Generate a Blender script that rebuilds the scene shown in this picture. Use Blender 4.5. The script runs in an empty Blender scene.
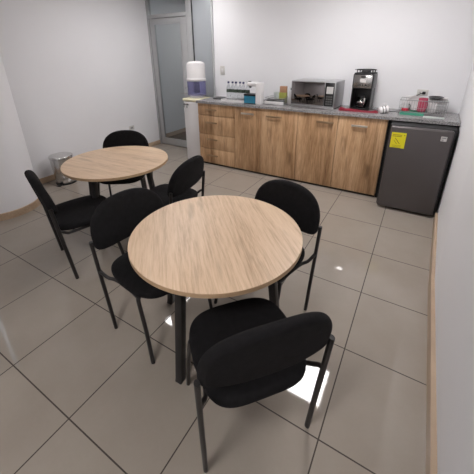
import bpy, bmesh, math, random
from mathutils import Vector, Matrix
random.seed(7)
SC = bpy.context.scene
COL = SC.collection
PI = math.pi

# ------------------------------------------------------------------ materials
def mat(name, color=(.5,.5,.5), rough=.5, metal=0., emit=None, estr=0., trans=0., ior=1.45, spec=.5, coat=0., alpha=1.):
    m = bpy.data.materials.new(name); m.use_nodes = True
    b = m.node_tree.nodes['Principled BSDF']
    b.inputs['Base Color'].default_value = (*color, 1)
    b.inputs['Roughness'].default_value = rough
    b.inputs['Metallic'].default_value = metal
    b.inputs['Transmission Weight'].default_value = trans
    b.inputs['IOR'].default_value = ior
    b.inputs['Specular IOR Level'].default_value = spec
    b.inputs['Coat Weight'].default_value = coat
    if emit: b.inputs['Emission Color'].default_value = (*emit, 1); b.inputs['Emission Strength'].default_value = estr
    return m
def nodes(m):
    nt = m.node_tree; return nt, nt.nodes, nt.links, nt.nodes['Principled BSDF']
def ramp(N, stops):
    r = N.new('ShaderNodeValToRGB'); e = r.color_ramp.elements
    while len(e) > 1: e.remove(e[-1])
    e[0].position = stops[0][0]; e[0].color = (*stops[0][1], 1)
    for p, c in stops[1:]:
        q = e.new(p); q.color = (*c, 1)
    return r
def noise(N, L, vec, scale, detail=4, rough=.55):
    n = N.new('ShaderNodeTexNoise'); n.inputs['Scale'].default_value = scale
    n.inputs['Detail'].default_value = detail; n.inputs['Roughness'].default_value = rough
    L.new(vec, n.inputs['Vector']); return n
def mapping(N, L, scale=(1,1,1), rot=(0,0,0), loc=(0,0,0)):
    t = N.new('ShaderNodeTexCoord'); mp = N.new('ShaderNodeMapping')
    mp.inputs['Scale'].default_value = scale; mp.inputs['Rotation'].default_value = rot; mp.inputs['Location'].default_value = loc
    L.new(t.outputs['Object'], mp.inputs['Vector']); return mp.outputs['Vector']
def math_(N, L, op, a, b=None, c=None):
    n = N.new('ShaderNodeMath'); n.operation = op
    for i, v in enumerate((a, b, c)):
        if v is None: continue
        if isinstance(v, (int, float)): n.inputs[i].default_value = v
        else: L.new(v, n.inputs[i])
    return n.outputs[0]
def mixc(N, L, fac, a, b, mode='MIX'):
    n = N.new('ShaderNodeMix'); n.data_type = 'RGBA'; n.blend_type = mode
    if isinstance(fac, (int, float)): n.inputs[0].default_value = fac
    else: L.new(fac, n.inputs[0])
    for i, v in ((6, a), (7, b)):
        if isinstance(v, tuple): n.inputs[i].default_value = (*v, 1)
        else: L.new(v, n.inputs[i])
    return n.outputs[2]
def plain(name, color, rough, var=.04, scale=6, bump=0., **k):
    m = mat(name, color, rough, **k); nt, N, L, B = nodes(m)
    v = mapping(N, L); n = noise(N, L, v, scale)
    lo = tuple(c*(1-var) for c in color); hi = tuple(min(1, c*(1+var)) for c in color)
    r = ramp(N, [(.3, lo), (.7, hi)]); L.new(n.outputs[0], r.inputs[0]); L.new(r.outputs[0], B.inputs['Base Color'])
    if bump:
        n2 = noise(N, L, v, scale*30); bp = N.new('ShaderNodeBump'); bp.inputs['Strength'].default_value = bump; bp.inputs['Distance'].default_value = .002
        L.new(n2.outputs[0], bp.inputs['Height']); L.new(bp.outputs[0], B.inputs['Normal'])
    return m
def wood(name, axis, dark, mid, light, rough=.4, loc=(0,0,0), big=7., band=.45, knots=True):
    """grain runs along `axis` (0 x, 1 y, 2 z) of object space"""
    m = mat(name, mid, rough); nt, N, L, B = nodes(m)
    s = [1., 1., 1.]; s[axis] = .07
    v = mapping(N, L, tuple(s), loc=loc)
    warp = noise(N, L, v, big*.8, 2)
    vv = N.new('ShaderNodeVectorMath'); vv.operation = 'MULTIPLY_ADD'
    L.new(warp.outputs['Color'], vv.inputs[0]); vv.inputs[1].default_value = (.05,.05,.05); L.new(v, vv.inputs[2])
    n1 = noise(N, L, vv.outputs[0], big, 3, .5)
    n2 = noise(N, L, vv.outputs[0], big*9, 5, .65)
    s2 = [1., 1., 1.]; s2[axis] = .022
    v3 = mapping(N, L, tuple(s2), loc=loc); n3 = noise(N, L, v3, big*38, 3, .6)
    f = math_(N, L, 'ADD', math_(N, L, 'MULTIPLY', n1.outputs[0], band), math_(N, L, 'MULTIPLY', n2.outputs[0], .62-band*.5))
    f = math_(N, L, 'ADD', f, math_(N, L, 'MULTIPLY', n3.outputs[0], .38-band*.5))
    r = ramp(N, [(.36, dark), (.5, mid), (.63, light)]); L.new(f, r.inputs[0])
    out = r.outputs[0]
    if knots:
        s4 = [1., 1., 1.]; s4[axis] = .22
        v4 = mapping(N, L, tuple(s4), loc=(3.1,1.7,.4)); n4 = noise(N, L, v4, 11, 2, .5)
        k = ramp(N, [(.60, (0,0,0)), (.74, (1,1,1))]); L.new(n4.outputs[0], k.inputs[0])
        out = mixc(N, L, math_(N, L, 'MULTIPLY', k.outputs[0], .55), out, tuple(c*.62 for c in dark))
    L.new(out, B.inputs['Base Color'])
    bp = N.new('ShaderNodeBump'); bp.inputs['Strength'].default_value = .08; bp.inputs['Distance'].default_value = .001
    L.new(n3.outputs[0], bp.inputs['Height']); L.new(bp.outputs[0], B.inputs['Normal'])
    return m
def tiles(name, T, grout, base, hi, gc, rough):
    m = mat(name, base, rough); nt, N, L, B = nodes(m)
    v = mapping(N, L); sp = N.new('ShaderNodeSeparateXYZ'); L.new(v, sp.inputs[0])
    ms = []
    for a in (0, 1):
        q = math_(N, L, 'DIVIDE', sp.outputs[a], T)
        fr = math_(N, L, 'ABSOLUTE', math_(N, L, 'SUBTRACT', q, math_(N, L, 'ROUND', q)))
        ms.append(math_(N, L, 'LESS_THAN', fr, grout/2/T))
    g = math_(N, L, 'MAXIMUM', ms[0], ms[1])
    n = noise(N, L, v, 2.2, 5, .6); r = ramp(N, [(.35, base), (.7, hi)]); L.new(n.outputs[0], r.inputs[0])
    n2 = noise(N, L, v, 55, 3, .7); c = mixc(N, L, math_(N, L, 'MULTIPLY', n2.outputs[0], .12), r.outputs[0], tuple(x*.6 for x in base))
    L.new(mixc(N, L, g, c, gc), B.inputs['Base Color'])
    L.new(math_(N, L, 'ADD', math_(N, L, 'MULTIPLY', g, .6), math_(N, L, 'MULTIPLY_ADD', n.outputs[0], .05, rough-.02)), B.inputs['Roughness'])
    return m
def granite(name):
    m = mat(name, (.3,.3,.3), .25); nt, N, L, B = nodes(m); v = mapping(N, L)
    vo = N.new('ShaderNodeTexVoronoi'); vo.inputs['Scale'].default_value = 170; L.new(v, vo.inputs['Vector'])
    n = noise(N, L, v, 60, 4, .7)
    f = math_(N, L, 'ADD', math_(N, L, 'MULTIPLY', n.outputs[0], .6), math_(N, L, 'MULTIPLY', vo.outputs['Color'], .4))
    r = ramp(N, [(.3, (.05,.05,.055)), (.45, (.22,.21,.21)), (.62, (.38,.37,.37)), (.8, (.6,.58,.57))]); L.new(f, r.inputs[0])
    L.new(r.outputs[0], B.inputs['Base Color']); return m
def steel(name, color, rough=.25, axis=2):
    m = mat(name, color, rough, 1.); nt, N, L, B = nodes(m)
    s = [40.,40.,40.]; s[axis] = .6; v = mapping(N, L, tuple(s)); n = noise(N, L, v, 8, 2)
    L.new(math_(N, L, 'MULTIPLY_ADD', n.outputs[0], .2, rough-.1), B.inputs['Roughness']); return m

M = dict(
 wall = plain('wall_paint', (.775,.77,.785), .7, .012, 1.5, .05),
 ceil = plain('ceiling_paint', (.70,.69,.68), .9, .02, 3),
 floor = tiles('porcelain_tiles', .56, .0065, (.33,.285,.243), (.365,.32,.275), (.05,.038,.03), .035),
 hall_floor = plain('corridor_floor', (.10,.075,.06), .4, .1, 3),
 skirt = wood('skirting_wood', 0, (.36,.25,.165), (.45,.325,.22), (.52,.39,.275), .45, knots=False),
 skirt_r = plain('skirting_beige', (.44,.33,.235), .45, .06, 8),
 top = wood('tabletop_oak', 0, (.45,.30,.185), (.66,.475,.32), (.745,.565,.40), .38, big=8., band=.36),
 edge = wood('tabletop_edge', 0, (.40,.26,.15), (.47,.32,.19), (.52,.37,.23), .45, knots=False),
 cab = wood('cabinet_wood', 2, (.23,.118,.052), (.50,.30,.158), (.70,.47,.285), .45, big=9., band=.50),
 cabd = wood('drawer_wood', 2, (.23,.118,.052), (.50,.30,.158), (.70,.47,.285), .45, big=9., band=.50),
 dark = plain('dark_board', (.03,.022,.018), .6),
 fabric = plain('black_fabric', (.0085,.0078,.0085), .95, .25, 30, .5, spec=.25),
 frame = plain('black_metal', (.016,.014,.014), .38, .1, 10),
 tleg = plain('table_leg_paint', (.018,.017,.017), .42, .1, 10),
 granite = granite('grey_granite'),
 alu = steel('aluminium_profile', (.56,.56,.57), .4),
 alug = plain('grey_aluminium', (.47,.475,.48), .38, .03, 4, metal=.35),
 handle = steel('brushed_handle', (.80,.77,.72), .3, 0),
 handle2 = steel('bronze_handle', (.42,.30,.19), .45, 0),
 chrome = steel('stainless_steel', (.62,.61,.60), .22),
 chromeh = mat('polished_chrome', (.75,.74,.73), .12, 1.),
 glass = mat('clear_glass', (.80,.84,.85), .02, trans=1., ior=1.45),
 frost = mat('frosted_glass', (.62,.65,.68), .35, trans=.55, ior=1.3),
 white = plain('white_plastic', (.72,.70,.70), .35, .02),
 cream = plain('cream_plastic', (.74,.70,.50), .4, .02),
 purple = mat('violet_clear_plastic', (.42,.41,.70), .10, trans=.8, ior=1.08),
 filt = plain('filter_core', (.03,.03,.06), .5),
 black = plain('black_plastic', (.012,.012,.013), .3, .05),
 blackm = plain('matt_black_plastic', (.02,.02,.021), .6, .05),
 silver = plain('silver_casing', (.42,.42,.43), .3, .03, 4, metal=.6),
 mwdoor = mat('dark_mirror_glass', (.27,.25,.25), .05, 1.),
 fridge = plain('graphite_steel', (.115,.103,.103), .38, .03, 3, metal=.45),
 gap = plain('shadow_black', (.006,.006,.006), .7),
 yellow = plain('yellow_label', (.78,.70,.02), .6, .02),
 blue = plain('blue_card', (.025,.19,.30), .5, .05),
 red = plain('red_cloth', (.20,.010,.025), .9, .15, 30, .4),
 redp = plain('red_plastic', (.55,.02,.05), .35),
 pink = mat('pink_plastic', (.60,.10,.17), .25, trans=.3),
 green = plain('green_plastic', (.06,.30,.20), .4),
 kraft = plain('brown_kraft', (.40,.22,.13), .8, .06),
 olive = plain('olive_pack', (.30,.31,.07), .6, .1),
 grey = plain('grey_wire', (.30,.30,.30), .4),
 pale = mat('milky_plastic', (.62,.66,.64), .3, trans=.2),
 bottle = mat('clear_bottle', (.86,.88,.90), .08, trans=.85, ior=1.2),
 cap = plain('navy_cap', (.012,.014,.09), .4),
 label = plain('bottle_label', (.05,.07,.05), .5, .8, 60),
 ink = plain('dark_ink', (.02,.02,.02), .6),
 outlet = plain('outlet_plastic', (.60,.58,.55), .4),
 lamp = mat('lamp_diffuser', (1,1,1), .5, emit=(1,.975,.975), estr=12.),
 hall_fill = mat('corridor_fill_emitter', (1,1,1), .5, emit=(1,.985,.96), estr=2.6),  # emitter of the added corridor fill light
)

# ------------------------------------------------------------------ mesh helpers
def box(bm, x0, x1, y0, y1, z0, z1, bev=0., seg=2, mtx=None):
    vs = [bm.verts.new((x, y, z)) for x in (x0, x1) for y in (y0, y1) for z in (z0, z1)]
    F = [(0,1,3,2),(4,6,7,5),(0,4,5,1),(2,3,7,6),(0,2,6,4),(1,5,7,3)]
    fs = [bm.faces.new([vs[i] for i in f]) for f in F]
    geom = vs
    if bev > 0:
        es = list({e for f in fs for e in f.edges})
        r = bmesh.ops.bevel(bm, geom=es, offset=bev, segments=seg, profile=.5, affect='EDGES')
        geom = list({v for f in r['faces'] for v in f.verts} | {v for v in vs if v.is_valid})
    if mtx is not None: bmesh.ops.transform(bm, matrix=mtx, verts=[v for v in geom if v.is_valid])
def tube(bm, pts, r, n=12, cap=True, ry=None):
    pts = [Vector(p) for p in pts]; rings = []
    up = Vector((0,0,1)); prev = None
    for i, p in enumerate(pts):
        d = (pts[min(i+1, len(pts)-1)] - pts[max(i-1, 0)]).normalized()
        if prev is None:
            a = d.cross(up)
            if a.length < .2: a = d.cross(Vector((0,1,0)))
            a.normalize()
        else:
            a = (prev - d*prev.dot(d)).normalized()
        prev = a; b = d.cross(a)
        rr = r[i] if isinstance(r, (list, tuple)) else r
        rings.append([bm.verts.new(p + (a*math.cos(t) + b*math.sin(t)*(ry/rr if ry else 1))*rr) for t in [2*PI*k/n for k in range(n)]])
    for A, B in zip(rings, rings[1:]):
        for k in range(n): bm.faces.new((A[k], A[(k+1)%n], B[(k+1)%n], B[k]))
    if cap: bm.faces.new(rings[0][::-1]); bm.faces.new(rings[-1])
def smooth_path(pts, k=6):
    P = [Vector(p) for p in pts]; P = [P[0]] + P + [P[-1]]; out = []
    for i in range(1, len(P)-2):
        for j in range(k):
            t = j/k; a, b, c, d = P[i-1:i+3]
            out.append(.5*((2*b) + (-a+c)*t + (2*a-5*b+4*c-d)*t*t + (-a+3*b-3*c+d)*t**3))
    out.append(P[-2]); return out
def lathe(bm, prof, c=(0,0,0), n=32):
    rings = [[bm.verts.new((c[0]+r*math.cos(2*PI*k/n), c[1]+r*math.sin(2*PI*k/n), c[2]+z)) for k in range(n)] if r > 1e-6 else [bm.verts.new((c[0], c[1], c[2]+z))] for r, z in prof]
    for A, B in zip(rings, rings[1:]):
        for k in range(n):
            if len(A) == 1 and len(B) == 1: continue
            if len(A) == 1: bm.faces.new((A[0], B[(k+1)%n], B[k]))
            elif len(B) == 1: bm.faces.new((A[k], A[(k+1)%n], B[0]))
            else: bm.faces.new((A[k], A[(k+1)%n], B[(k+1)%n], B[k]))
    for R, s in ((rings[0], -1), (rings[-1], 1)):
        if len(R) > 1: bm.faces.new(R[::s])
def prism(bm, pts, z0, z1):
    A = [bm.verts.new((x, y, z0)) for x, y in pts]; B = [bm.verts.new((x, y, z1)) for x, y in pts]; n = len(pts)
    bm.faces.new(A[::-1]); bm.faces.new(B)
    for k in range(n): bm.faces.new((A[k], A[(k+1)%n], B[(k+1)%n], B[k]))
def obj(name, bm, m, parent=None, smooth=True, angle=40):
    bmesh.ops.recalc_face_normals(bm, faces=bm.faces)
    me = bpy.data.meshes.new(name); bm.to_mesh(me); bm.free()
    me.materials.append(M[m] if isinstance(m, str) else m)
    if smooth:
        for p in me.polygons: p.use_smooth = True
        me.set_sharp_from_angle(angle=math.radians(angle))
    o = bpy.data.objects.new(name, me); COL.objects.link(o)
    if parent: o.parent = parent
    return o
def B(): return bmesh.new()
def bxo(name, m, parent, *a, bev=0., **k):
    bm = B(); box(bm, *a, bev=bev); return obj(name, bm, m, parent, **k)
def tag(o, label, cat, group=None, kind=None):
    if label: o['label'] = label
    if cat: o['category'] = cat
    if group: o['group'] = group
    if kind: o['kind'] = kind
    return o
def empty(name, loc, rz=0., label=None, cat=None, group=None):
    o = bpy.data.objects.new(name, None); COL.objects.link(o); o.location = loc; o.rotation_euler = (0,0,rz)
    o.empty_display_size = .1
    return tag(o, label, cat, group)
def struct(o): o['kind'] = 'structure'; return o
def copy_tree(o, parent=None):
    c = o.copy(); COL.objects.link(c)
    if parent: c.parent = parent
    for ch in [x for x in bpy.data.objects if x.parent == o]: copy_tree(ch, c)
    return c

# ------------------------------------------------------------------ the room
XL, XR, YB, YF, H = -4.35, .47, 1.27, -5.3, 2.75
RW = [(XR-.005, YF), (XR-.002, -.8), (.535, YB)]          # right wall opens very slightly towards the back
bm = B(); box(bm, XL-.15, .75, YF-.15, YB+.06, -.08, 0); struct(obj('floor', bm, 'floor', smooth=False))
bm = B(); box(bm, XL-.15, .75, YF-.15, YB+.1, H, H+.08); struct(obj('ceiling', bm, 'ceil', smooth=False))
bm = B(); prism(bm, RW + [(.7, YB), (.7, YF)], 0, H); struct(obj('wall_right', bm, 'wall', smooth=False))
bm = B(); box(bm, -2.945, .7, YB, YB+.12, 0, H); struct(obj('wall_back', bm, 'wall', smooth=False))
bm = B(); box(bm, XL-.12, .7, YF-.12, YF, 0, H); struct(obj('wall_front', bm, 'wall', smooth=False))
# left wall with an unseen slot added for the bright floor streak
WY0, WY1, WZ0, WZ1 = -2.22, -2.15, .6, 2.7
bm = B()
box(bm, XL-.12, XL, WY1, YB+.1, 0, H); box(bm, XL-.12, XL, YF, WY0, 0, H)
box(bm, XL-.12, XL, WY0, WY1, 0, WZ0); box(bm, XL-.12, XL, WY0, WY1, WZ1, H)
struct(obj('wall_left', bm, 'wall', smooth=False))
w = empty('streak_slot_1', (XL-.06, (WY0+WY1)/2, WZ0)); struct(w)
bm = B()
hw = (WY1-WY0)/2; hz = WZ1-WZ0
box(bm, -.02, .02, -hw, -hw+.012, 0, hz); box(bm, -.02, .02, hw-.012, hw, 0, hz)
box(bm, -.02, .02, -hw+.012, hw-.012, 0, .015); box(bm, -.02, .02, -hw+.012, hw-.012, hz-.015, hz)
obj('slot_frame', bm, 'alu', w, smooth=False)
bxo('slot_pane', 'glass', w, -.003, .003, -hw+.012, hw-.012, .015, hz-.015, smooth=False)
# round column
CX, CY, CR = -4.0, -1.8, .372
bm = B(); lathe(bm, [(CR, 0), (CR, H)], (CX, CY, 0), 96); struct(obj('trim_1', bm, 'wall'))
bm = B(); lathe(bm, [(CR, 0), (CR+.014, 0), (CR+.014, .078), (CR+.010, .082), (CR, .082)], (CX, CY, 0), 96)
struct(obj('baseboard_column', bm, 'skirt'))
# baseboards
bm = B(); box(bm, XL, XL+.014, YF, YB-.045, 0, .082, .003); struct(obj('baseboard_left', bm, wood('skirting_wood_long', 1, (.36,.25,.165), (.45,.325,.22), (.52,.39,.275), .45, knots=False)))
bm = B(); prism(bm, [(XR-.005, YF), (XR-.002, -.8), (.507, .42), (.483, .42), (XR-.027, -.8), (XR-.030, YF)], 0, .095)
struct(obj('baseboard_right', bm, 'skirt_r', smooth=False))
bxo('baseboard_front', 'skirt_r', None, XL, XR-.02, YF, YF+.014, 0, .08).__setitem__('kind', 'structure')

# glazed door and partition in the plane of the back wall
P = empty('door_1', (-3.95, YB, 0)); struct(P)
def loc(x): return x+3.95
bm = B()
box(bm, loc(XL), loc(-4.315), -.045, .045, 0, H, .004)
box(bm, loc(-3.46), loc(-3.36), -.045, .045, 0, H, .004)
box(bm, loc(-4.315), loc(-3.46), -.045, .045, 2.295, 2.35, .004)
box(bm, loc(-4.315), loc(-3.46), -.045, .045, H-.05, H, .004)
box(bm, loc(-3.36), loc(-2.945), -.045, .045, 0, .05, .004)
box(bm, loc(-3.36), loc(-2.945), -.045, .045, H-.05, H, .004)
box(bm, loc(-2.965), loc(-2.945), -.045, .045, .05, H-.05, .003)
obj('door_frame', bm, 'alug', P)
bm = B()
box(bm, loc(-4.305), loc(-4.215), -.03, .02, .01, 2.285, .004)
box(bm, loc(-3.60), loc(-3.475), -.03, .02, .01, 2.285, .004)
box(bm, loc(-4.215), loc(-3.60), -.03, .02, .01, .135, .004)
box(bm, loc(-4.215), loc(-3.60), -.03, .02, 2.205, 2.285, .004)
leaf = obj('door_leaf', bm, 'alug', P)
bm = B()
for a in ((-4.215,-4.203,.135,2.205), (-3.612,-3.60,.135,2.205), (-4.203,-3.612,.135,.147), (-4.203,-3.612,2.193,2.205)):
    box(bm, loc(a[0]), loc(a[1]), -.036, -.012, a[2], a[3])
obj('glazing_bead', bm, 'alu', leaf, smooth=False)
bm = B()
for a in ((-4.315,-4.305), (-3.475,-3.46), (-3.36,-3.348)): box(bm, loc(a[0]), loc(a[1]), -.022, .01, .05, 2.285 if a[0] < -3.4 else H-.05)
obj('gap_shade_strip', bm, 'blackm', P, smooth=False)  # black strips drawn in as the dark gaps beside leaf and side pane
bxo('door_pane', 'glass', leaf, loc(-4.21), loc(-3.605), -.008, -.002, .14, 2.2, smooth=False)
bxo('transom_pane', 'glass', P, loc(-4.315), loc(-3.46), -.004, .004, 2.35, H-.05, smooth=False)
bxo('side_pane', 'frost', P, loc(-3.36), loc(-2.965), -.006, .006, .05, H-.05, smooth=False)
bm = B(); tube(bm, smooth_path([(loc(-3.545),-.03,1.0),(loc(-3.545),-.075,1.0),(loc(-3.56),-.08,1.0),(loc(-3.66),-.08,1.0)]), .009); lathe(bm, [(0,0),(.022,0),(.022,.01),(0,.01)], (0,0,0), 16)
bm2 = B(); tube(bm2, smooth_path([(loc(-3.545),-.03,1.05),(loc(-3.545),-.08,1.05),(loc(-3.56),-.085,1.05),(loc(-3.66),-.085,1.05)]), .009); bm.free()
obj('door_handle', bm2, 'chromeh', leaf)
# corridor behind the glass
bm = B(); box(bm, -4.75, -2.6, YB+.06, 4.6, -.08, 0); struct(obj('floor_corridor', bm, 'hall_floor', smooth=False))
bm = B(); box(bm, -4.75, -2.6, YB+.1, 4.6, H, H+.08); struct(obj('ceiling_corridor', bm, 'ceil', smooth=False))
bm = B(); box(bm, -4.75, -4.58, YB+.1, 4.6, 0, H); struct(obj('wall_corridor_left', bm, 'wall', smooth=False))
bm = B(); box(bm, -4.58, -2.75, 4.48, 4.6, 0, H); struct(obj('wall_corridor_end', bm, 'wall', smooth=False))
bm = B(); box(bm, -2.75, -2.6, YB+.12, 4.6, 0, H); struct(obj('wall_corridor_right', bm, 'wall', smooth=False))
bm = B(); box(bm, -4.58, -4.566, YB+.12, 4.48, 0, .085); struct(obj('baseboard_corridor', bm, 'skirt_r', smooth=False))

# ------------------------------------------------------------------ ceiling lights
def ceiling_light(x, y, label, m='lamp', group='square ceiling light panels', hx=.30, hy=.30):
    r = empty('ceiling_light', (x, y, H), 0, label, 'ceiling light', group if m == 'lamp' else None)
    bm = B()
    t = .015
    for a in ((-hx,hx,-hy,-hy+t), (-hx,hx,hy-t,hy), (-hx,-hx+t,-hy+t,hy-t), (hx-t,hx,-hy+t,hy-t)): box(bm, *a, -.018, 0)
    obj('light_frame', bm, 'white', r, smooth=False)
    bxo('diffuser', m, r, -hx+t, hx-t, -hy+t, hy-t, -.012, -.002, smooth=False)
ceiling_light(-.57, -.10, 'square white ceiling light panel on the right, in front of the wooden cabinets')
ceiling_light(-3.0, .22, 'narrow white ceiling light strip on the door side, beyond the farther round table', group=None, hx=.10, hy=.62)
ceiling_light(-.57, -3.9, 'added unseen fill light panel behind the camera on the right')  # extra unseen panel added to brighten the room from behind
ceiling_light(-3.6, 2.6, 'added unseen fill light panel in the corridor behind the glass door', 'hall_fill')  # unseen panel added so the corridor is not dark

# ------------------------------------------------------------------ round tables
def make_table():
    r = empty('round_table', (0,0,0))
    R_ = .5; z1 = .743; t = .026
    bm = B(); lathe(bm, [(0, z1-.0015), (R_-.002, z1-.0015), (R_-.002, z1), (0, z1)][1:3] and [(0, z1-.003), (R_-.0012, z1-.003), (R_-.0012, z1-.0008), (R_-.002, z1), (0, z1)], n=128)
    top = obj('tabletop', bm, 'top', r)
    bm = B(); lathe(bm, [(0, z1-t), (R_-.0015, z1-t), (R_, z1-t+.0015), (R_, z1-.0025), (R_-.0008, z1-.0031), (0, z1-.0031)], n=128)
    e = obj('edge_band', bm, 'edge', top); e['label'] = 'darker wooden edge band'
    bm = B()
    for a in (0, PI/2):
        box(bm, -.36, .36, -.02, .02, z1-t-.026, z1-t, .002, mtx=Matrix.Rotation(a-math.radians(88), 4, 'Z'))
    obj('top_frame', bm, 'tleg', r)
    for k in range(4):
        a = math.radians(-88+90*k); bm = B()
        c, s = math.cos(a), math.sin(a); zt = z1-t-.02; w = .022
        for rr, z in ((.43, 0), (.345, zt)):
            pass
        vs = []
        for rr, z in ((.43, 0.), (.425, .02), (.345, zt)):
            vs.append([bm.verts.new(((rr+u)*c - v*s, (rr+u)*s + v*c, z)) for u, v in ((-w,-w),(w,-w),(w,w),(-w,w))])
        for A_, B_ in zip(vs, vs[1:]):
            for i in range(4): bm.faces.new((A_[i], A_[(i+1)%4], B_[(i+1)%4], B_[i]))
        bm.faces.new(vs[0][::-1]); bm.faces.new(vs[-1])
        es = [e for e in bm.edges if abs(e.verts[0].co.z-e.verts[1].co.z) > .01]
        bmesh.ops.bevel(bm, geom=es, offset=.005, segments=2, profile=.5, affect='EDGES')
        lg = obj('leg', bm, 'tleg', r)
    return r, top
t1, top1 = make_table()
t2 = copy_tree(t1)
top2 = [x for x in bpy.data.objects if x.parent == t2 and x.name.startswith('tabletop')][0]
t1.location = (-.775, -1.925, 0); t2.location = (-2.379, -1.332, 0); t2.rotation_euler.z = math.radians(12)
top1.rotation_euler.z = math.radians(-46); top2.rotation_euler.z = math.radians(-5)
tag(t1, 'nearer round table with a light oak top and black legs, three chairs around it', 'table', 'round meeting tables')
tag(t2, 'farther round table with a light oak top, near the steel pedal bin', 'table', 'round meeting tables')

# ------------------------------------------------------------------ chairs
def pad(bm, outline, prof, place):
    """outline: 2d closed curve; prof: list of (inset, depth); place(u, v, w)->xyz"""
    n = len(outline); cu = sum(p[0] for p in outline)/n; cv = sum(p[1] for p in outline)/n; rings = []
    nr = []
    for i in range(n):
        a, b = outline[i-1], outline[(i+1)%n]; d = Vector((b[0]-a[0], b[1]-a[1])).normalized(); nr.append((d.y, -d.x))
    for ins, w in prof:
        ring = []
        for (u, v), (nx, ny) in zip(outline, nr):
            if isinstance(ins, tuple): k = ins[0]; uu = cu+(u-nx*ins[1]-cu)*k; vv = cv+(v-ny*ins[1]-cv)*k
            else: uu = u-nx*ins; vv = v-ny*ins
            ring.append(bm.verts.new(place(uu, vv, w)))
        rings.append(ring)
    for A, B_ in zip(rings, rings[1:]):
        for k in range(n): bm.faces.new((A[k], A[(k+1)%n], B_[(k+1)%n], B_[k]))
    for R_, w in ((rings[0], prof[0][1]), (rings[-1], prof[-1][1])):
        c = bm.verts.new(place(cu, cv, w))
        for k in range(n): bm.faces.new((R_[k], R_[(k+1)%n], c))
def superell(a, b0, b1, n0, n1, k=64):
    out = []
    for i in range(k):
        t = 2*PI*i/k; c, s = math.cos(t), math.sin(t)
        b, n = (b1, n1) if s >= 0 else (b0, n0)
        out.append((a*math.copysign(abs(c)**(2/n), c), b*math.copysign(abs(s)**(2/n), s)))
    return out
def make_chair():
    r = empty('visitor_chair', (0,0,0))
    # seat: u = y, v = x
    def edge(t, rr, crown):
        pr = []
        for k in range(6):
            a = PI/2*k/5; pr.append((rr*(1-math.sin(a)), -t/2+rr*(1-math.cos(a))))
        for k in range(6):
            a = PI/2*k/5; pr.append((rr*(1-math.cos(a)), t/2-rr+rr*math.sin(a)))
        pr = [((.5, rr), -t/2)] + pr + [((.85, rr), t/2+crown*.55), ((.5, rr), t/2+crown)]
        return pr
    bm = B(); pad(bm, superell(.250, .228, .272, 4.2, 3.4), edge(.060, .026, .012),
                  lambda u, v, w: (v, u*(1-.10*max(0, -v)/.2), .460+w+.015*max(0, v)-.3*max(0, v-.19)**1.5*1.2))
    obj('seat', bm, 'fabric', r)
    def bplace(u, v, w):
        z = .678+v; x = -.222 - .20*(z-.62) + .38*u*u + w
        return (x, u, z)
    bm = B(); pad(bm, superell(.268, .082, .215, 4.0, 2.45, 80), edge(.056, .026, .006), bplace)
    obj('backrest', bm, 'fabric', r)
    fr = B()
    for s in (-1, 1):
        # rear leg up to the backrest bracket
        bm = B(); tube(bm, smooth_path([(-.168, .259*s, 0), (-.190, .264*s, .25), (-.210, .269*s, .47), (-.228, .273*s, .672)]), .0142, 12, ry=.0115)
        tube(bm, [(-.220, .274*s, .660), (-.202, .235*s, .657)], .009, 8)
        obj('leg', bm, 'frame', r)
        bm = B(); tube(bm, smooth_path([(.236, .259*s, 0), (.200, .250*s, .22), (.152, .240*s, .408), (.140, .230*s, .421)]), .0142, 12, ry=.0115)
        obj('leg', bm, 'frame', r)
        tube(fr, smooth_path([(-.210, .268*s, .470), (-.185, .266*s, .460), (-.15, .250*s, .430), (-.11, .225*s, .416), (0, .218*s, .416), (.09, .222*s, .417), (.14, .230*s, .420)]), .011, 10)
    tube(fr, [(-.10, -.222, .416), (-.10, .222, .416)], .010, 8); tube(fr, [(.10, -.222, .416), (.10, .222, .416)], .010, 8)
    obj('seat_frame', fr, 'frame', r)
    return r
chair0 = make_chair()
G = 'black fabric chairs around the two round tables'
CH = [(-.361, -2.301, 140.0, 'nearest black fabric chair, seen from behind at the near side of the nearer table'),
      (-1.168, -2.070, -7.8, 'black fabric chair on the left side of the nearer table, its back between both tables'),
      (-.606, -1.605, -103., 'black fabric chair on the far side of the nearer table, its back towards the cabinets'),
      (-2.243, -1.895, 71., 'black fabric chair at the left of the farther table, its side towards the round column'),
      (-2.645, -1.07, -56., 'black fabric chair behind the farther table, its back towards the left wall and bin'),
      (-1.745, -1.30, 187., 'black fabric chair on the right side of the farther table, facing the column')]
for i, (x, y, a, lab) in enumerate(CH):
    c = chair0 if i == 0 else copy_tree(chair0)
    c.location = (x, y, 0); c.rotation_euler.z = math.radians(a); tag(c, lab, 'chair', G)

# ------------------------------------------------------------------ pedal bin
r = empty('pedal_bin', (-4.10, -.96, 0), math.radians(-35), 'stainless steel round pedal bin on the floor by the left wall', 'bin')
bm = B(); lathe(bm, [(0,.022),(.128,.022),(.131,.03),(.147,.375),(.147,.38),(0,.38)], n=48); obj('body', bm, 'chrome', r)
bm = B(); lathe(bm, [(0,0),(.136,0),(.138,.004),(.136,.022),(0,.022)], n=48); obj('base_ring', bm, 'black', r)
bm = B(); lathe(bm, [(.146,.382),(.154,.384),(.154,.402),(.148,.412),(.10,.424),(0,.429)], n=48); obj('lid', bm, 'chrome', r)
bm = B(); box(bm, -.032, .032, -.185, -.13, .006, .016, .003, mtx=Matrix.Rotation(math.radians(60), 4, 'Z')); obj('pedal', bm, 'black', r)

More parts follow.
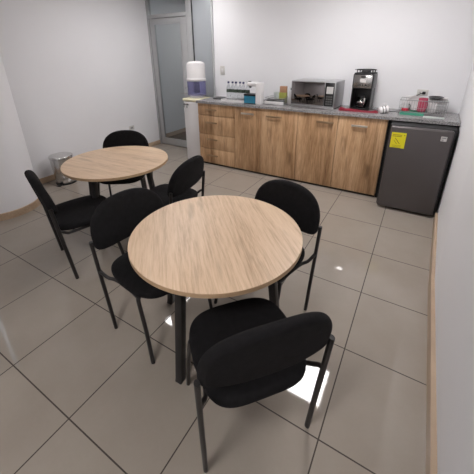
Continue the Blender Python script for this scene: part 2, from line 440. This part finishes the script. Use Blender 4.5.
# ------------------------------------------------------------------ cabinets
FY, CB, CT = .69, 1.262, .998      # front plane, back, top of carcass
x0, x1, x2, x3 = -2.90, -2.215, -1.236, -.16
def cabinet(xa, xb, label, fronts):
    r = empty('base_cabinet', ((xa+xb)/2, (FY+CB)/2, 0), 0, label, 'cabinet', 'wooden base cabinets under the granite worktop')
    ox, oy = (xa+xb)/2, (FY+CB)/2
    bm = B(); t = .018
    box(bm, xa-ox, xa+t-ox, FY+.02-oy, CB-oy, .05, CT); box(bm, xb-t-ox, xb-ox, FY+.02-oy, CB-oy, .05, CT)
    box(bm, xa+t-ox, xb-t-ox, FY+.02-oy, CB-oy, .05, .068); box(bm, xa+t-ox, xb-t-ox, FY+.02-oy, CB-oy, CT-t, CT)
    box(bm, xa+t-ox, xb-t-ox, CB-.01-oy, CB-oy, .068, CT-t)
    obj('carcass', bm, 'cab', r, smooth=False)
    k = bxo('plinth', 'dark', r, xa-ox+.002, xb-ox-.002, FY+.03-oy, CB-.02-oy, 0, .05, smooth=False)
    for kind, a, b, za, zb, h, hm in fronts:
        g = .0030
        f = empty(kind, (0,0,0)) if 0 else None
        bm = B(); box(bm, a+g-ox, b-g-ox, FY-oy, FY+.018-oy, za+g, zb-g, .0012)
        f = obj(kind, bm, 'cabd' if kind == 'drawer' else 'cab', r)
        if h:
            ha, hb, hzz = h
            bm = B(); box(bm, ha-ox, hb-ox, FY-.030-oy, FY-.016-oy, hzz-.012, hzz+.012, .004)
            box(bm, ha+.008-ox, ha+.020-ox, FY-.017-oy, FY-oy, hzz-.006, hzz+.006); box(bm, hb-.020-ox, hb-.008-ox, FY-.017-oy, FY-oy, hzz-.006, hzz+.006)
            obj('handle', bm, hm, f)
    return r
d = [.03, .273, .508, .775 , CT]
zs = [(.815, CT), (.515, .815), (.276, .515), (.03, .276)]
hz_ = [.91, .71, .44, .17]
cabinet(x0, x1, 'wooden drawer cabinet with four stacked drawers at the left end, beside the water dispenser',
        [('drawer', x0, x1, a, b, (-2.735, -2.535, h), 'handle2') for (a, b), h in zip(zs, hz_)])
cabinet(x1, x2, 'wooden cabinet with two doors between the drawers and the cabinet below the coffee maker',
        [('door', x1, -1.79, .03, CT, (-2.096, -1.888, .907), 'handle'), ('door', -1.79, x2, .03, CT, (-1.69, -1.465, .90), 'handle2')])
cabinet(x2, x3, 'wooden cabinet with two doors right beside the small fridge',
        [('door', x2, -.716, .03, CT, (-.978, -.768, .898), 'handle2'), ('door', -.716, x3, .03, CT, (-.551, -.368, .892), 'handle')])
CZ = 1.034
bm = B(); prism(bm, [(-2.912, .668), (.513, .668), (.532, YB-.002), (-2.912, YB-.002)], CT, CZ)
tag(obj('worktop', bm, 'granite', smooth=False), 'long speckled grey granite worktop over the wooden cabinets and fridge', 'worktop')
bxo('gap_shade_panel', 'gap', None, -.158, -.13, .72, 1.24, 0, CT-.001, smooth=False)  # black sheet stands in for the shade between cabinets and fridge
tag(bpy.data.objects['gap_shade_panel'], 'narrow black sheet standing in for the shaded gap between the wooden cabinets and the fridge', 'panel')

# ------------------------------------------------------------------ fridge
r = empty('small_fridge', (.17, .80, 0), math.radians(0), 'dark graphite under-counter fridge with a yellow label, beside the right wall', 'fridge')
bxo('fridge_body', 'blackm', r, -.285, .322, -.29, .38, .02, .985, bev=.008)
bm = B(); box(bm, -.275, .294, -.355, -.297, .03, .980, .018, 4); dr = obj('fridge_door', bm, 'fridge', r); dr['label'] = 'dark graphite fridge door'
bm = B(); box(bm, -.27, .29, -.297, -.29, .04, .97); obj('door_seal', bm, 'gap', r, smooth=False)
for sx in (-.25, .25):
    for sy in (-.26, .33):
        bm = B(); lathe(bm, [(.018, 0), (.018, .022)], (sx, sy, 0), 12); obj('foot', bm, 'black', r)
st = bxo('energy_label', 'yellow', dr, -.255, -.115, -.3562, -.3552, .748, .916, smooth=False); st['label'] = 'yellow energy label on the fridge door'
bm = B()
for zz in (.89, .875): box(bm, -.245, -.155, -.3568, -.3562, zz-.003, zz+.003)
box(bm, -.135, -.125, -.3568, -.3562, .885, .895)
tube(bm, [(-.215, -.3563, .855), (-.165, -.3563, .795)], .003, 6); tube(bm, [(-.225, -.3563, .83), (-.19, -.3563, .79)], .002, 6)
for zz in (.775, .762, .749): box(bm, -.235, -.145, -.3568, -.3562, zz-.0015, zz+.0015)
obj('label_print', bm, plain('label_print_ink', (.25,.17,.02), .6), st, smooth=False)
bd = bxo('badge', 'chromeh', dr, .192, .244, -.3575, -.3552, .872, .922); bd['label'] = 'square silver badge on the fridge door'
bm = B(); box(bm, .200, .236, -.3585, -.3575, .900, .913); box(bm, .200, .220, -.3585, -.3575, .881, .892); obj('badge_print', bm, 'grey', bd, smooth=False)

# ------------------------------------------------------------------ water dispenser
r = empty('water_dispenser', (-3.07, .90, 0), 0, 'white floor water dispenser with a violet tank, left of the drawer cabinet', 'water dispenser')
bm = B(); box(bm, -.155, .15, -.17, .17, 0, 1.0, .02, 3); obj('body', bm, 'white', r)
bm = B(); box(bm, -.165, .152, -.178, .178, 1.0, 1.045, .014, 3); o = obj('top_tray', bm, 'cream', r); o['label'] = 'cream coloured top plate'
for sx, mm in ((-.11, 'redp'), (-.05, 'blue')):
    bm = B(); tube(bm, smooth_path([(sx, -.17, .945), (sx, -.205, .945), (sx, -.21, .93), (sx, -.21, .905)]), .011, 10); t = obj('tap', bm, 'grey', r)
    bm = B(); box(bm, sx-.012, sx+.012, -.215, -.185, .952, .965, .003); obj('tap_lever', bm, 'black', t)
bm = B(); lathe(bm, [(0,0),(.10,0),(.115,.01),(.12,.05),(0,.05)], (.01,0,1.045), 40); obj('tank_foot', bm, 'white', r)
bm = B(); lathe(bm, [(.125,0),(.148,.008),(.150,.03),(.150,.215),(.145,.225),(0,.225),(0,.0)], (.01,0,1.085), 48); tk = obj('water_tank', bm, 'purple', r); tk['label'] = 'see-through violet lower tank'
bm = B(); lathe(bm, [(.035,0),(.045,.01),(.045,.15),(.03,.17),(0,.17)], (.01,0,1.12), 24); obj('filter', bm, 'filt', tk)
bm = B(); lathe(bm, [(.155,0),(.157,.004),(.157,.03),(.150,.036),(.146,.05),(.146,.24),(.135,.27),(.10,.29),(0,.297)], (.01,0,1.31), 48); obj('upper_tank', bm, 'white', r)
bm = B(); tube(bm, [(-.13, -.02, 1.19), (-.205, -.03, 1.195)], .008, 8); tube(bm, [(-.20, -.03, 1.205), (-.205, -.03, 1.17)], .007, 8); obj('spigot', bm, 'grey', r)

# ------------------------------------------------------------------ worktop things
# rectangular white tray with bottles
r = empty('serving_tray', (-2.25, .91, CZ), 0, 'white rectangular tray carrying six small water bottles', 'tray')
bm = B(); box(bm, -.265, .160, -.13, .13, 0, .008, .003)
for a in ((-.265,.160,-.13,-.122), (-.265,.160,.122,.13), (-.265,-.257,-.122,.122), (.152,.160,-.122,.122)): box(bm, *a, .006, .035)
obj('tray', bm, 'white', r, smooth=False)
def make_bottle():
    r = empty('water_bottle', (0,0,0))
    bm = B(); lathe(bm, [(0,0),(.028,0),(.033,.008),(.033,.07),(.031,.08),(.033,.09),(.033,.17),(.028,.20),(.014,.232),(.012,.25),(0,.25)], n=20); obj('body', bm, 'bottle', r)
    bm = B(); lathe(bm, [(.0336,.118),(.0342,.120),(.0342,.158),(.0336,.160),(.0330,.160),(.0330,.118)], n=20); obj('bottle_label', bm, 'label', r)
    bm = B(); lathe(bm, [(0,.25),(.0165,.25),(.0165,.272),(.014,.276),(0,.276)], n=16); obj('bottle_cap', bm, 'cap', r)
    return r
b0 = make_bottle(); labs = ['first', 'second', 'third', 'fourth', 'fifth', 'sixth']
for i in range(6):
    b = b0 if i == 0 else copy_tree(b0)
    b.location = (-2.472+.066*i, .94 + .012*(i%2), CZ+.0083)
    nm = ['small clear water bottle at the left end of the row on the tray',
          'small clear water bottle on the white tray, directly right of the leftmost bottle',
          'small clear water bottle on the white tray, the third from the left of six',
          'small clear water bottle on the white tray, the third from the right of six',
          'small clear water bottle on the white tray, second from the right end',
          'small clear water bottle at the right end of the tray row, nearest the blue box'][i]
    tag(b, nm, 'bottle', 'water bottles on the white tray')
tag(bxo('paper_pad', 'blackm', None, -2.78, -2.62, .95, 1.12, CZ, CZ+.012, bev=.003), 'small flat dark pad on the worktop beside the water dispenser', 'pad')
# blue box
r = empty('tea_box', (-2.0, .815, CZ), 0, 'blue box with black rims under the white upright appliance head', 'box')
bxo('box_body', 'blue', r, -.095, .090, -.06, .06, .012, .115)
bxo('box_lid', 'black', r, -.098, .094, -.065, .065, .115, .14, bev=.003)
bxo('box_base', 'black', r, -.098, .094, -.065, .065, 0, .012, bev=.002)
# white upright appliance
r = empty('drink_machine', (-1.865, .80, CZ), 0, 'tall slim white drink machine with an overhanging head beside the blue box', 'drink machine')
bm = B(); box(bm, -.040, .040, -.06, .06, 0, .295, .012, 3); obj('column', bm, 'white', r)
bm = B(); box(bm, -.190, -.0405, -.05, .06, .245, .305, .02, 3); obj('head', bm, 'white', r)
bm = B(); lathe(bm, [(.012,0),(.016,.006),(.018,.024),(0,.024)], (-.15, -.0, .221), 16); obj('spout', bm, 'black', r)
bm = B(); lathe(bm, [(0,0),(.022,0),(.022,.012),(0,.016)], (-.16, -.0, .30), 16); obj('knob', bm, 'ink', r)
# grey basket with packs
r = empty('storage_basket', (-1.668, .985, CZ), 0, 'low grey basket with a white front rail holding a cup and tea packs', 'basket')
bm = B()
for z in (.006, .035, .065, .092):
    for a, b in (((-.145,-.12),(.145,-.12)), ((.145,-.12),(.145,.12)), ((.145,.12),(-.145,.12)), ((-.145,.12),(-.145,-.12))):
        tube(bm, [(*a, z), (*b, z)], .0028, 6)
for i in range(17):
    x = -.145+.018125*i
    for y in (-.12, .12): tube(bm, [(x, y, .004), (x, y, .092)], .0018, 5)
for i in range(9):
    y = -.12+.03*i
    for x in (-.145, .145): tube(bm, [(x, y, .004), (x, y, .092)], .0018, 5)
box(bm, -.143, .143, -.117, .117, .0, .004)
obj('wire_frame', bm, 'grey', r, smooth=False)
bxo('front_rail', 'white', r, -.1455, .1455, -.130, -.123, .004, .045, bev=.002)
tag(bxo('plastic_container', 'blackm', None, -1.795, -1.54, .885, .955, CZ+.0045, CZ+.07, bev=.01), 'long dark grey container along the front of the wire basket', 'container')
bm = B(); lathe(bm, [(0,0),(.036,0),(.047,.14),(.045,.14),(.034,.005),(0,.005)], (-1.625, 1.02, 0), 24)
bm.free(); bm = B(); lathe(bm, [(0,0),(.036,0),(.048,.15),(.045,.15),(.034,.005),(0,.005)], n=24); cup = obj('plastic_cup', bm, 'pale'); cup.location = (-1.70, 1.03, CZ+.0045)
tag(cup, 'pale translucent plastic cup standing in the wire basket', 'cup')
r = empty('tea_pack', (-1.60, 1.03, CZ+.0045), 0, 'upright pack in the wire basket, brown above and olive green below', 'pack')
bxo('pack_bottom', 'olive', r, -.052, .052, -.03, .03, 0, .15, bev=.003)
bxo('pack_top', 'kraft', r, -.048, .048, -.028, .028, .15, .235, bev=.003)
# white jug left of microwave
r = empty('electric_kettle', (-1.462, 1.0, CZ), math.radians(160), 'white jug kettle with a black lid knob between the wire basket and the microwave', 'kettle')
bm = B(); lathe(bm, [(0,0),(.052,0),(.056,.01),(.054,.08),(.044,.16),(.036,.19),(0,.195)], n=32); obj('kettle_body', bm, 'white', r)
bm = B(); lathe(bm, [(.0,.195),(.02,.195),(.016,.21),(.022,.225),(0,.232)], n=16); obj('lid_knob', bm, 'black', r)
# microwave
r = empty('microwave_oven', (-1.092, .99, CZ), math.radians(-2.), 'silver microwave oven with a dark mirrored door on the worktop', 'microwave')
bm = B(); box(bm, -.298, .290, -.19, .20, .018, .345, .008); obj('casing', bm, 'silver', r)
bm = B(); box(bm, -.296, .288, -.205, -.1905, .022, .341, .004); obj('front_frame', bm, 'silver', r)
bm = B(); box(bm, -.286, .155, -.2105, -.2055, .045, .333, .002); obj('door', bm, 'mwdoor', r)
bm = B(); box(bm, .160, .276, -.2100, -.2055, .045, .333, .002); cp = obj('control_panel', bm, 'black', r)
bxo('display', plain('panel_sticker', (.50,.49,.48), .4), cp, .180, .262, -.2112, -.2100, .20, .285, smooth=False)
bm = B()
for i in range(4):
    for j in range(3): box(bm, .180+.028*j, .202+.028*j, -.2112, -.2100, .065+.03*i, .083+.03*i)
obj('keypad', bm, plain('keypad_grey', (.10,.10,.10), .4), cp, smooth=False)
for sx in (-.25, .25):
    for sy in (-.17, .16):
        bm = B(); lathe(bm, [(.015,0),(.015,.019)], (sx, sy, 0), 12); obj('foot', bm, 'black', r)
bm = B(); box(bm, -.29, .29, -.208, -.19, .008, .021, .002); obj('bottom_trim', bm, 'chrome', r)
# coffee maker
r = empty('coffee_maker', (-.535, 1.08, CZ), math.radians(-3), 'black and steel coffee maker with a glass jug, right of the microwave', 'coffee maker')
bm = B(); box(bm, -.118, .118, -.11, .12, 0, .022, .006); obj('base', bm, 'black', r)
bm = B(); box(bm, -.118, .118, .04, .12, .022, .26, .004); obj('column', bm, 'black', r)
for xx in (-.118, .108): bxo('side_cheek', 'black', r, xx, xx+.010, -.10, .04, .022, .26, smooth=False)
bm = B(); box(bm, -.12, .12, -.11, .12, .26, .43, .008); hd = obj('head', bm, 'black', r)
bm = B(); box(bm, -.108, .108, -.114, -.1085, .268, .42, .002); fp = obj('steel_front', bm, 'chrome', hd)
bxo('logo_plate', 'black', fp, -.025, .03, -.1155, -.114, .392, .406, smooth=False)
bxo('display', plain('display_grey', (.62,.60,.58), .3), fp, -.032, .038, -.1155, -.114, .335, .38, smooth=False)
bm = B()
for x in (-.025, .005, .035): lathe(bm, [(0,0),(.009,0),(.009,.003),(0,.003)], n=12) if 0 else box(bm, x-.008, x+.008, -.1155, -.114, .296, .312)
obj('button', bm, 'ink', fp, smooth=False)
bm = B(); box(bm, -.115, .115, -.10, .11, .43, .445, .004)
for x in (-.09, .09):
    for y in (-.07, .08): tube(bm, [(x, y, .445), (x, y, .475)], .006, 8)
ring = [(.11*math.cos(2*PI*k/32), .005+.09*math.sin(2*PI*k/32), .478) for k in range(33)]
tube(bm, ring, .006, 8); tube(bm, [(-.13,-.03,.478),(.13,-.03,.478)], .004, 6); lathe(bm, [(0,.445),(.06,.445),(.05,.470),(.01,.474),(0,.474)], n=24)
obj('bean_hopper', bm, 'blackm', r)
bm = B(); lathe(bm, [(0,.024),(.058,.024),(.066,.05),(.064,.10),(.048,.145),(.046,.155),(.044,.155),(.046,.145),(.061,.10),(.063,.05),(.055,.028),(0,.028)], (0,-.03,0), 32); jug = obj('glass_jug', bm, 'glass', r)
bm = B(); lathe(bm, [(0,.155),(.05,.155),(.05,.172),(.03,.178),(0,.178)], (0,-.03,0), 24); obj('jug_lid', bm, 'black', jug)
bm = B(); tube(bm, smooth_path([(.03,-.08,.155),(.05,-.125,.15),(.055,-.13,.09),(.04,-.095,.06)]), .008, 8); obj('jug_handle', bm, 'chromeh', jug)
bm = B(); lathe(bm, [(.0655,.085),(.067,.087),(.067,.10),(.0655,.102),(.0648,.094)], (0,-.03,0), 32); obj('jug_band', bm, 'chromeh', jug)
# red folded cloth
bm = B()
nx, ny = 26, 12
def clz(i, j):
    x = i/nx; y = j/ny
    return .012+.010*math.sin(5.1*x+2*y)+.007*math.sin(11*x-5*y)+.004*math.sin(23*y+4*x)
top = [[bm.verts.new((-.765+.46*i/nx+.012*math.sin(6*j/ny), .855+.19*j/ny - .03*math.sin(3.2*i/nx)*(1-j/ny), max(.006, clz(i, j)) if 0 < i < nx and 0 < j < ny else .004)) for j in range(ny+1)] for i in range(nx+1)]
bot = [[bm.verts.new((v.co.x, v.co.y, .0006)) for v in row] for row in top]
for i in range(nx):
    for j in range(ny):
        bm.faces.new((top[i][j], top[i+1][j], top[i+1][j+1], top[i][j+1])); bm.faces.new((bot[i][j], bot[i][j+1], bot[i+1][j+1], bot[i+1][j]))
for i in range(nx):
    for j in (0, ny): bm.faces.new((top[i][j], bot[i][j], bot[i+1][j], top[i+1][j]))
for j in range(ny):
    for i in (0, nx): bm.faces.new((top[i][j], top[i][j+1], bot[i][j+1], bot[i][j]))
o = obj('dish_cloth', bm, 'red', angle=70); o.location.z = CZ
# keep the cloth in front of the coffee maker
for v in o.data.vertices: v.co.y = .80 + (v.co.y-.82)*.62
tag(o, 'dark red folded cloth lying before the coffee maker', 'cloth')
# white mug lying on side, striped, with cable
r = empty('white_mug', (-.245, .86, CZ+.0435), 0, 'white mug with dark stripes lying on its side right of the red cloth', 'mug')
bm = B(); lathe(bm, [(0,-.05),(.036,-.05),(.043,-.04),(.043,.05),(.040,.05),(.040,-.035),(0,-.04)], n=32)
bmesh.ops.transform(bm, matrix=Matrix.Rotation(math.radians(78), 4, 'Y') @ Matrix.Identity(4), verts=bm.verts); bmesh.ops.transform(bm, matrix=Matrix.Rotation(math.radians(20), 4, 'Z'), verts=bm.verts)
mg = obj('mug_body', bm, 'white', r)
bm = B(); tube(bm, smooth_path([(-.025,-.02,.04),(-.03,-.025,.065),(.01,-.01,.075),(.025,0,.045)]), .006, 8); obj('mug_handle', bm, 'white', r)
bm = B()
for q in (-.012, .018):
    lathe(bm, [(.0432,q-.004),(.0437,q-.003),(.0437,q+.003),(.0432,q+.004),(.0426,q)], n=32)
bmesh.ops.transform(bm, matrix=Matrix.Rotation(math.radians(20), 4, 'Z') @ Matrix.Rotation(math.radians(78), 4, 'Y'), verts=bm.verts)
obj('mug_stripe', bm, 'ink', r)
# glass bowl beside
bm = B(); tube(bm, smooth_path([(-.40,1.02,.012),(-.33,.99,.010),(-.24,.97,.008),(-.17,1.0,.008),(-.10,1.06,.009)]), .0045, 8)
o = obj('extension_lead', bm, 'black'); o.location.z = CZ; tag(o, 'short black cable on the worktop behind the white mug', 'cable')

# dish rack
DX, DY = .155, 1.02
r = empty('dish_rack', (DX, DY, CZ), 0, 'wire dish rack on a pale green tray at the right end of the worktop', 'dish rack')
bm = B(); box(bm, -.225, .02, -.145, .13, 0, .008, .003)
for a in ((-.225,.02,-.145,-.139), (-.225,.02,.124,.13), (-.225,-.219,-.139,.124)): box(bm, *a, .006, .028)
obj('drip_tray', bm, 'green', r, smooth=False)
bm = B(); RX0, RX1, RY0, RY1, Z0, Z1 = -.245, .225, -.13, .12, .03, .165
for z, rr in ((Z0, .003), (Z0+.05, .002), (Z1, .004)):
    for a, b in (((RX0,RY0),(RX1,RY0)), ((RX1,RY0),(RX1,RY1)), ((RX1,RY1),(RX0,RY1)), ((RX0,RY1),(RX0,RY0))): tube(bm, [(*a, z), (*b, z)], rr, 6)
for i in range(20):
    x = RX0+(RX1-RX0)*i/19
    tube(bm, [(x, RY0, Z1), (x, RY0, Z0), (x, RY1, Z0), (x, RY1, Z1)], .0016, 5)
for s in (RX0, RX1):
    for y in (RY0, RY1): tube(bm, [(s, y, Z0+.02), (s, y, .0)], .004, 6)
obj('wire_frame', bm, 'grey', r, smooth=False)
bxo('back_shelf', 'white', r, -.20, .23, .122, .15, .10, .185, bev=.004)
def cup_at(name, x, y, z, rad, h, m, label, cat='cup', hm=None):
    r = empty(name, (x, y, z), 0, label, cat)
    bm = B(); lathe(bm, [(0,0),(rad*.8,0),(rad,.01),(rad,h),(rad-.003,h),(rad-.004,.012),(0,.006)], n=28); obj('cup_body', bm, m, r)
    bm = B(); tube(bm, smooth_path([(rad*.6,-rad*.75,h*.8),(rad*.95,-rad*1.2,h*.75),(rad*.95,-rad*1.2,h*.35),(rad*.6,-rad*.75,h*.25)]), .005, 8); obj('cup_handle', bm, hm or m, r)
cup_at('mug', DX-.175, DY-.06, CZ+.034, .042, .10, 'white', 'white mug with a red base in the left end of the dish rack', hm='ink')
bm = B(); lathe(bm, [(.0425,.004),(.0436,.005),(.0436,.035),(.0425,.036),(.0418,.02)], n=28)
mo = [x for x in bpy.data.objects if x.name.startswith('mug') and x.type == 'EMPTY'][-1]; ob = obj('red_band', bm, 'redp', mo); ob['label'] = 'red lower band'
cup_at('plastic_cup', DX-.015, DY-.06, CZ+.034, .047, .155, 'pink', 'pink red plastic cup standing in the middle of the dish rack')
cup_at('mug', DX+.085, DY-.03, CZ+.034, .042, .10, 'white', 'plain white mug in the right half of the dish rack')
bm = B(); lathe(bm, [(0,0),(.05,0),(.075,.018),(.078,.022),(.072,.022),(.048,.006),(0,.004)], n=32); o = obj('black_dish', bm, 'black'); o.location = (DX+.105, DY+.055, CZ+.172); o.rotation_euler = (math.radians(4), 0, 0)
tag(o, 'small black dish on top of the right half of the dish rack', 'dish')
bm = B(); lathe(bm, [(0,0),(.06,0),(.082,.012),(.085,.015),(.06,.004),(0,.003)], n=36)
o = obj('dinner_plate', bm, 'white'); o.rotation_euler = (math.radians(90), 0, math.radians(8)); o.location = (DX-.10, DY+.03, CZ+.119)
tag(o, 'white plate standing upright in the left half of the dish rack', 'plate')
bm = B(); box(bm, .055, .33, -.18, -.16, .0, .02, .004); bm.free()
tag(bxo('spoon_tray', 'pale', None, .17, .37, .765, .83, CZ, CZ+.014, bev=.005), 'flat pale tray on the worktop edge in front of the dish rack', 'tray')

# ------------------------------------------------------------------ switches and outlets
r = empty('wall_switch', (-2.79, YB, 1.455), 0, 'white light switch plate on the back wall above the water bottles', 'switch')
bxo('plate', 'outlet', r, -.042, .042, -.009, 0, -.068, .068, bev=.003)
bxo('rocker', 'white', r, -.016, .016, -.012, -.009, -.03, .03, bev=.001)
r = empty('wall_outlet', (.115, YB, 1.25), 0, 'white outlet plate on the back wall above the dish rack', 'outlet')
bxo('plate', 'outlet', r, -.060, .060, -.009, 0, -.038, .038, bev=.003)
bm = B()
for x in (-.03,): box(bm, x-.008, x-.004, -.0095, -.009, -.01, .01); box(bm, x+.004, x+.008, -.0095, -.009, -.01, .01)
obj('socket', bm, 'ink', r, smooth=False)
r = empty('power_plug', (.13, YB-.009, 1.25), 0, 'black plug with a cord in the outlet above the dish rack', 'plug')
bm = B(); box(bm, -.018, .018, -.036, 0, -.016, .016, .006); obj('plug_body', bm, 'black', r)
bm = B(); tube(bm, smooth_path([(0,-.034,0),(-.03,-.05,-.005),(-.075,-.05,-.04),(-.105,-.04,-.10),(-.115,-.03,-.17),(-.12,-.025,-.208)]), .0045, 8); obj('plug_cord', bm, 'black', r)
r = empty('wall_outlet', (XL, .55, .465), 0, 'small outlet plate low on the left wall behind the farther table', 'outlet')
bxo('plate', 'outlet', r, 0, .009, -.058, .058, -.038, .038, bev=.003)
bxo('socket', 'grey', r, .009, .0105, -.03, .03, -.016, .016)

# ------------------------------------------------------------------ world, camera, view
W = bpy.data.worlds.new('World'); SC.world = W; W.use_nodes = True
bg = W.node_tree.nodes['Background']; bg.inputs[0].default_value = (.80,.90,1,1); bg.inputs[1].default_value = .8

f, yaw, pitch, roll, cxp, cyp = 302.139, -.544, .394, -.010, 234.745, 178.713
cpos = Vector((.1115, -3.1748, 1.7170))

fw = Vector((math.sin(yaw)*math.cos(pitch), math.cos(yaw)*math.cos(pitch), -math.sin(pitch)))
rt = Vector((math.cos(yaw), -math.sin(yaw), 0)); up = rt.cross(fw)
r2 = rt*math.cos(roll)+up*math.sin(roll); u2 = -rt*math.sin(roll)+up*math.cos(roll)
cam = bpy.data.cameras.new('Camera'); co = bpy.data.objects.new('Camera', cam); COL.objects.link(co)
mt = Matrix((( r2.x, u2.x, -fw.x, cpos.x), (r2.y, u2.y, -fw.y, cpos.y), (r2.z, u2.z, -fw.z, cpos.z), (0,0,0,1)))
co.matrix_world = mt
cam.sensor_width = 36; cam.sensor_fit = 'HORIZONTAL'; cam.lens = f/474*36
cam.shift_x = (237-cxp)/474; cam.shift_y = (cyp-237)/474
cam.clip_start = .02
SC.camera = co
SC.view_settings.view_transform = 'Standard'; SC.view_settings.look = 'None'
SC.view_settings.gamma = 1; SC.view_settings.use_curve_mapping = False
SC.view_settings.exposure = 1.68
